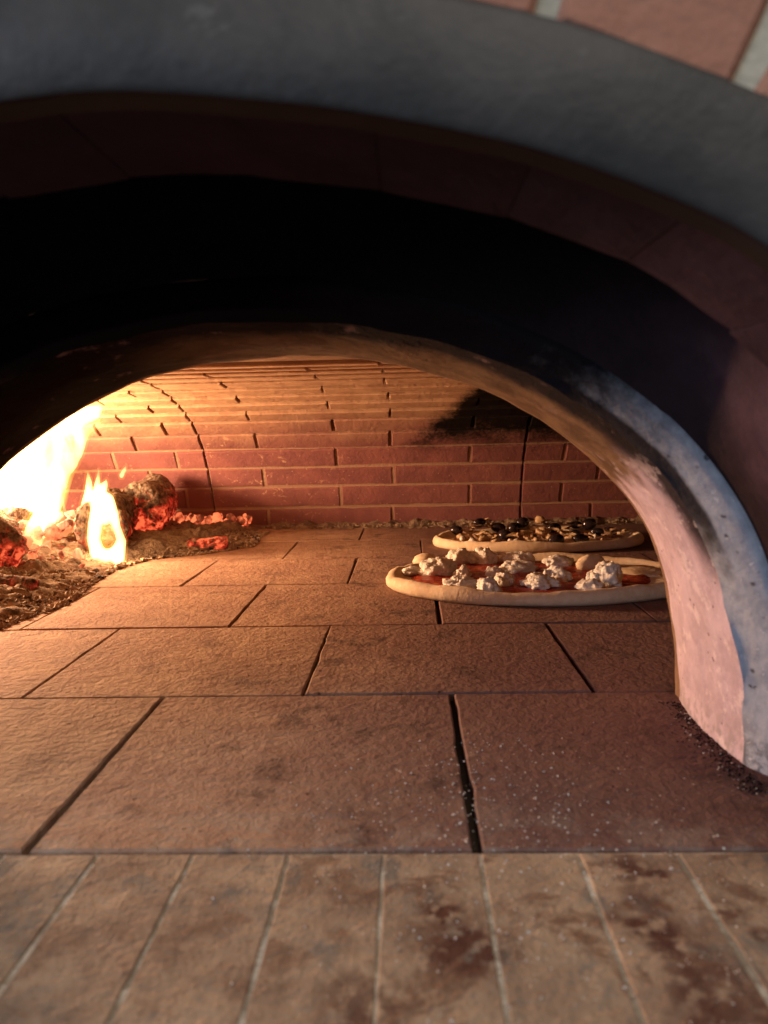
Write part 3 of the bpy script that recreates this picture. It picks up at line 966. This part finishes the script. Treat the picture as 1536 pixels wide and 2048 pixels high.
def log(name, label, loc, r, ln, axis, mat, seed, rough=.16):
    ax = Vector(axis).normalized(); q = ax.to_track_quat('Z', 'Y'); v = []; f = []; A = 40; K = 22
    for k in range(-3, K + 4):
        if k < 0: z = 0; rr = (k + 4) / 4.0 * .96
        elif k > K: z = ln; rr = (K + 4 - k) / 4.0 * .96
        else: z = ln * k / K; rr = 1.0
        rr *= .90 if k in (0, K) else 1
        for j in range(A):
            a = 2 * PI * j / A; d = Vector((math.cos(a), math.sin(a), 0)); s = Vector((d.x * 1.3, d.y * 1.3, z * 22 + seed * 5))
            cell = noise.voronoi(Vector((d.x * 2.6, d.y * 2.6, z * 55 + seed)))[0]
            e = 1 + rough * noise.noise(s) + rough * .9 * (min(.6, cell[1] - cell[0]) - .25) + .05 * noise.noise(s * 4)
            p = d * r * rr * e + Vector((0, 0, z + (r * .12 * noise.noise(Vector((d.x * 3 * rr, d.y * 3 * rr, seed))) if (k <= 0 or k >= K) else 0)))
            v.append(q @ p)
    n = K + 7
    for i in range(n - 1):
        for j in range(A): f.append([i * A + j, i * A + (j + 1) % A, (i + 1) * A + (j + 1) % A, (i + 1) * A + j])
    f.append(list(range(A))[::-1]); f.append([(n - 1) * A + j for j in range(A)])
    o = mesh(name, v, f, mat, None, True); o.location = loc
    return tag(o, label, 'log')


log('burning_log', 'thick burning log with grey ash crust and red glow beside the red coals', (-.478, 1.335, .062), .047, .17, (-.15, 1, .06), M['log'], 1.0)
log('burning_log', 'burning log with scaly charred bark just behind the small front flame', (-.488, 1.185, .054), .043, .15, (-.22, 1, .06), M['log2'], 4.0, .20)
log('burning_log', 'glowing red log end at the left edge, in front of the large fire', (-.572, 1.035, .047), .038, .18, (-.60, 1, .03), M['log3'], 7.0, .2)
log('burning_log', 'dark charred log end poking from the large fire at upper left', (-.715, 1.30, .140), .019, .14, (-.5, .7, .25), M['log4'], 9.0, .2)
log('burning_log', 'split log lying across the base of the large fire, half hidden in flame', (-.76, 1.25, .050), .028, .14, (1, -.25, .08), M['log3'], 21.0, .22)
log('charred_stick', 'short charred stick with a faint glow lying on the ash in front of the coals', (-.375, 1.275, .011), .010, .065, (1, .12, .03), M['log3'], 12.0, .3)
log('charred_stick', 'flat charred stick lying in the ash at the left edge of the floor', (-.47, .935, .014), .008, .075, (-1, .25, .08), M['log4'], 15.0, .3)

coal_meshes = []
for i in range(7):
    bm = bmesh.new()
    for q in range(15):
        d = Vector((random.gauss(0, 1), random.gauss(0, 1), random.gauss(0, 1))).normalized() * random.uniform(.8, 1.05)
        bm.verts.new(d)
    r = bmesh.ops.convex_hull(bm, input=bm.verts)
    bmesh.ops.delete(bm, geom=[v for v in bm.verts if not v.link_faces], context='VERTS')
    bmesh.ops.bevel(bm, geom=list(bm.edges), offset=.07, segments=1, affect='EDGES')
    me = bpy.data.meshes.new('coal'); bm.to_mesh(me); bm.free(); me.materials.append(M['coal']); coal_meshes.append(me)


def coals(n, f, label, group, smin, smax):
    for i in range(n):
        x, y, z = f(i)
        o = link(bpy.data.objects.new('glowing_coal', random.choice(coal_meshes))); s = random.uniform(smin, smax)
        o.location = (x, y, z + s * .5); o.scale = (s * random.uniform(.8, 1.3), s * random.uniform(.8, 1.1), s * random.uniform(.6, 1.0))
        o.rotation_euler = [random.uniform(0, 6) for _ in range(3)]
        tag(o, label, 'coal', group)


def heap(i):
    t = random.random(); x = -.462 + .145 * t; y = 1.485 + .062 * t + random.uniform(-.020, .016)
    hgt = (.020 if t < .62 else (.006 if t < .68 else .016 if t < .78 else .004 if t < .82 else .014))
    return x, y, .008 + random.random() * hgt


coals(64, heap, 'small red glowing coal in the heap between the thick log and the brick wall', 'red coals heaped by the wall', .007, .0135)
coals(34, lambda i: (-.60 + random.gauss(0, .035), 1.14 + random.gauss(0, .05), .012 + random.random() * .012),
      'glowing coal lying in the ash under the large fire', 'coals under the large fire', .006, .012)
coals(46, lambda i: (-.605 + random.uniform(-.06, .05), 1.20 + random.uniform(-.05, .06), .022 + random.random() * .035),
      'large bright coal heaped among the logs inside the large fire', 'bright coals inside the large fire', .011, .019)
coals(12, lambda i: (-.52 + random.uniform(-.05, .04), 1.125 + random.uniform(-.03, .05), .006),
      'small glowing coal in the ash before the scaly log', 'coals in the ash before the scaly log', .004, .008)

# ash drift
EDGE = [(.74, -.455), (.81, -.445), (.88, -.425), (1.0, -.445), (1.11, -.455), (1.195, -.435), (1.24, -.36), (1.31, -.29), (1.42, -.30), (1.53, -.295), (1.60, -.28)]


def edge_x(y):
    for (a, xa), (b, xb) in zip(EDGE, EDGE[1:]):
        if a <= y <= b: return xa + (xb - xa) * (y - a) / (b - a)
    return EDGE[0][1] if y < EDGE[0][0] else EDGE[-1][1]


v = []; f = []; x0, x1, y0, y1 = -1.24, -.22, .70, 1.578; NX, NY = 330, 280
for j in range(NY + 1):
    y = y0 + (y1 - y0) * j / NY
    for i in range(NX + 1):
        x = x0 + (x1 - x0) * i / NX; p = Vector((x, y, 0))
        d = edge_x(y) - x + .035 * noise.noise(p * 16) + .02 * noise.noise(p * 45)
        d = min(d, (y - .745) * .8 + .03 * noise.noise(p * 20))
        m = min(1, max(0, d / .17)); fine = abs(noise.noise(p * 60)) * .010 + abs(noise.noise(p * 130)) * .005 + max(0, noise.noise(p * 27)) * .016
        if d <= 0: z = -.004
        else: z = -.0012 + .0035 * min(1, d / .02) + .022 * m * m * (3 - 2 * m) * (1 if y < 1.40 else .75) + fine * min(1, d / .07)
        v.append((x, y, z))
for j in range(NY):
    for i in range(NX):
        a = j * (NX + 1) + i; q = [a, a + 1, a + NX + 2, a + NX + 1]
        if max(v[k][2] for k in q) > -.003: f.append(q)
o = sheet('ash_bed', v, f, M['ash']); tag(o, 'bed of grey brown wood ash under the fire and logs', 'ash', kind='stuff')
# ash drift along the foot of the wall
v = []; f = []; NX, NY = 420, 14
for j in range(NY + 1):
    for i in range(NX + 1):
        x = -.30 + 1.08 * i / NX; t = j / NY; y = 1.495 + .083 * t; p = Vector((x, y, 0))
        k = t + .45 * noise.noise(Vector((x * 26, 0, 3))) + .25 * noise.noise(Vector((x * 80, y * 60, 5)))
        z = -.003 + max(0, k - .35) * .016 * (1 + .6 * noise.noise(p * 40)) + (abs(noise.noise(p * 150)) * .004 if k > .4 else 0)
        v.append((x, y, z))
for j in range(NY):
    for i in range(NX):
        a = j * (NX + 1) + i; f.append([a, a + 1, a + NX + 2, a + NX + 1])
o = sheet('ash_drift', v, f, M['ash']); tag(o, 'thin drift of ash along the foot of the brick wall', 'ash', kind='stuff')


def scatter(name, label, cat, n, fn, mat):
    v = []; f = []
    for i in range(n):
        x, y, z, s = fn(i); b = len(v); r = Matrix.Rotation(random.uniform(0, 6.3), 3, 'Z') @ Matrix.Rotation(random.uniform(-.9, .9), 3, 'X')
        for p in ((1, 0, 0), (-.4, .9, 0), (-.6, -.8, .1), (.1, 0, .7), (0, .1, -.5)):
            v.append(r @ (Vector(p) * s * random.uniform(.6, 1.3)) + Vector((x, y, z + s * .3)))
        f += [[b, b + 1, b + 3], [b + 1, b + 2, b + 3], [b + 2, b, b + 3], [b + 1, b, b + 4], [b + 2, b + 1, b + 4], [b, b + 2, b + 4]]
    o = sheet(name, v, f, mat, None, False); return tag(o, label, cat, kind='stuff')


def ash_pt(i):
    y = random.uniform(.75, 1.5); d = random.random() ** 1.6 * .26 - .02
    return edge_x(y) - d, y, max(.0, min(.026, d * .16)), random.uniform(.0008, .0042) * (1 if random.random() > .06 else 1.9)


scatter('ash_flakes', 'loose flakes and crumbs of ash round the edge of the ash bed', 'ash', 6500, ash_pt, M['ashbit'])
scatter('charred_crumbs', 'black charred crumbs strewn in the ash', 'charcoal', 700, ash_pt, M['char'])
scatter('ash_crumbs', 'pale crumbs of ash along the foot of the back wall', 'ash', 1500, lambda i: (random.uniform(-.3, .75), 1.578 - abs(random.gauss(0, .018)), .003, random.uniform(.001, .0035)), M['ashbit'])


def foot_pt(i):
    t = random.random(); x = .192 + random.gauss(0, .003) - abs(random.gauss(0, .009)) * random.random(); y = .40 + .14 * t
    return x - .004, y, .0, random.uniform(.0002, .0010)


scatter('soot_crumbs', 'black soot crumbs piled along the foot of the mouth lining', 'soot', 900, foot_pt, M['soot'])
scatter('plaster_crumbs', 'white plaster crumbs fallen by the foot of the mouth lining', 'crumbs', 60, lambda i: (.182 + random.gauss(0, .008), .39 + random.random() * .13, .0015, random.uniform(.0003, .0010)), M['crumb'])


def flour_pt(i):
    c = random.choice([(.02, .36, .05), (.05, .40, .03), (.0, .39, .04), (.02, .31, .06), (-.03, .36, .05), (.06, .36, .03), (.04, .45, .03), (.08, .30, .05)])
    return random.gauss(c[0], c[2]), min(.54, max(.24, random.gauss(c[1], c[2] * .7))), .0001, .00022 + .0009 * random.random() ** 3


scatter('flour_specks', 'white flour and ash specks scattered over the front slabs and sill bricks', 'flour', 1300, flour_pt, M['crumb'])

# ---- flames


def flame(name, label, balls, mat, group=None, voxel=.004, squash=.7, grow=1.0, halo=True):
    bm = bmesh.new()
    def ball(x, y, z, r):
        r = r * grow + (.0022 if grow > 1 else 0)
        mtx = Matrix.Translation((x, y, z)) @ Matrix.Diagonal((r, r * squash, r * 1.15, 1))
        bmesh.ops.create_icosphere(bm, subdivisions=2, radius=1, matrix=mtx)
    for chain in balls:
        for a, b in zip(chain, chain[1:]):
            n = max(2, int((Vector(a[:3]) - Vector(b[:3])).length / (min(a[3], b[3]) * .45)) + 1)
            for k in range(n):
                t = k / n; ball(*[a[i] + (b[i] - a[i]) * t for i in range(4)])
        ball(*chain[-1])
    for vv in bm.verts:
        q = noise.noise_vector(Vector((vv.co.x * 30, vv.co.y * 30, vv.co.z * 16))); vv.co += Vector((q.x, q.y, q.z)) * .006 * min(1, vv.co.z / .04)
    me = bpy.data.meshes.new(name); bm.to_mesh(me); bm.free()
    tmp = bpy.data.objects.new('flame_source', me); COL.objects.link(tmp)
    md = tmp.modifiers.new('r', 'REMESH'); md.mode = 'VOXEL'; md.voxel_size = voxel
    sm = tmp.modifiers.new('s', 'SMOOTH'); sm.factor = .6; sm.iterations = 6
    dg = bpy.context.evaluated_depsgraph_get(); ev = tmp.evaluated_get(dg)
    nm = bpy.data.meshes.new_from_object(ev); nm.name = name; nm.materials.clear(); nm.materials.append(mat)
    for p in nm.polygons: p.use_smooth = True
    bpy.data.objects.remove(tmp)
    o = tag(link(bpy.data.objects.new(name, nm)), label, 'flame' if label else None, group)
    if halo:
        h = flame('halo', None, balls, M['halo'], None, voxel, squash, 1.16, False); h.parent = o
    return o


Y = 1.27
flame('large_flame', 'tall white hot flame rising from the logs on the left and licking the ceiling', [
    [(-.70, Y, .05, .030), (-.69, Y, .10, .050), (-.67, Y, .16, .052), (-.645, Y - .01, .205, .036), (-.60, Y - .02, .232, .020)],
    [(-.630, Y - .05, .030, .018), (-.640, Y - .03, .055, .024), (-.628, Y, .085, .036), (-.612, Y, .135, .042), (-.595, Y - .01, .185, .040), (-.57, Y - .02, .220, .028), (-.535, Y - .03, .231, .019), (-.508, Y - .035, .236, .012), (-.490, Y - .04, .242, .006), (-.474, Y - .045, .245, .002)],
    [(-.590, Y - .10, .016, .012), (-.592, Y - .09, .035, .017), (-.590, Y - .06, .062, .020), (-.588, Y - .02, .10, .021), (-.582, Y - .01, .145, .023), (-.570, Y, .19, .026)],
    [(-.560, Y, .175, .018), (-.545, Y, .200, .012), (-.520, Y, .212, .007), (-.505, Y, .219, .003)],
    [(-.565, Y, .150, .012), (-.553, Y, .168, .007), (-.549, Y, .184, .003)],
    [(-.655, Y - .05, .03, .010), (-.657, Y - .05, .06, .014), (-.650, Y - .05, .10, .012), (-.654, Y - .05, .135, .006), (-.650, Y - .05, .16, .002)],
    [(-.75, Y, .05, .05), (-.73, Y, .13, .05), (-.71, Y, .20, .03)],
], M['flame'], voxel=.0045)
flame('flame_wisp', 'faint orange wisp of flame trailing under the brick ceiling', [
    [(-.58, Y - .02, .236, .018), (-.545, Y - .02, .247, .013), (-.515, Y - .02, .252, .009), (-.485, Y - .02, .256, .006), (-.455, Y - .02, .258, .004)]], M['wisp'], voxel=.003, halo=False)
ff = flame('front_flame', 'small rounded yellow white flame with dark centre standing on the ash in front', [
    [(-.470, 1.155, .010, .014), (-.482, 1.155, .018, .0110), (-.4865, 1.155, .042, .0085), (-.4845, 1.155, .066, .0095), (-.480, 1.157, .086, .0115), (-.474, 1.158, .100, .0120), (-.472, 1.16, .113, .0085), (-.464, 1.16, .124, .0045), (-.461, 1.16, .133, .0015)],
    [(-.470, 1.155, .010, .014), (-.453, 1.155, .014, .0150), (-.4405, 1.155, .038, .0085), (-.446, 1.155, .056, .0075), (-.455, 1.156, .078, .0110), (-.462, 1.158, .098, .0105)],
    [(-.484, 1.157, .095, .008), (-.486, 1.158, .108, .0045), (-.484, 1.158, .118, .0015)],
    [(-.468, 1.156, .074, .010), (-.467, 1.156, .085, .012), (-.468, 1.157, .098, .012)]], M['flame2'], voxel=.0022)
cf = flame('flame_core', None, [[(-.468, 1.155, .022, .012), (-.466, 1.155, .045, .015), (-.468, 1.155, .066, .010)]], M['core'], voxel=.003, halo=False)
cf.parent = ff
flame('flame_tongue', 'thin yellow tongue of flame, left of two above the scaly log', [
    [(-.512, 1.19, .088, .009), (-.506, 1.19, .105, .0085), (-.5055, 1.19, .122, .0055), (-.507, 1.19, .138, .002)]], M['flame2'], voxel=.002)
flame('flame_tongue', 'thin yellow tongue of flame, right of two above the scaly log', [
    [(-.494, 1.19, .095, .009), (-.489, 1.19, .114, .0065), (-.4865, 1.19, .131, .0038), (-.485, 1.19, .144, .0016)]], M['flame2'], voxel=.002)
flame('flame_tongue', 'tiny separate flame hovering at the top of the thick ash crusted log', [
    [(-.4885, 1.295, .128, .0042), (-.4848, 1.295, .1365, .0034), (-.4818, 1.295, .1435, .0014)]], M['flame2'], voxel=.0012)
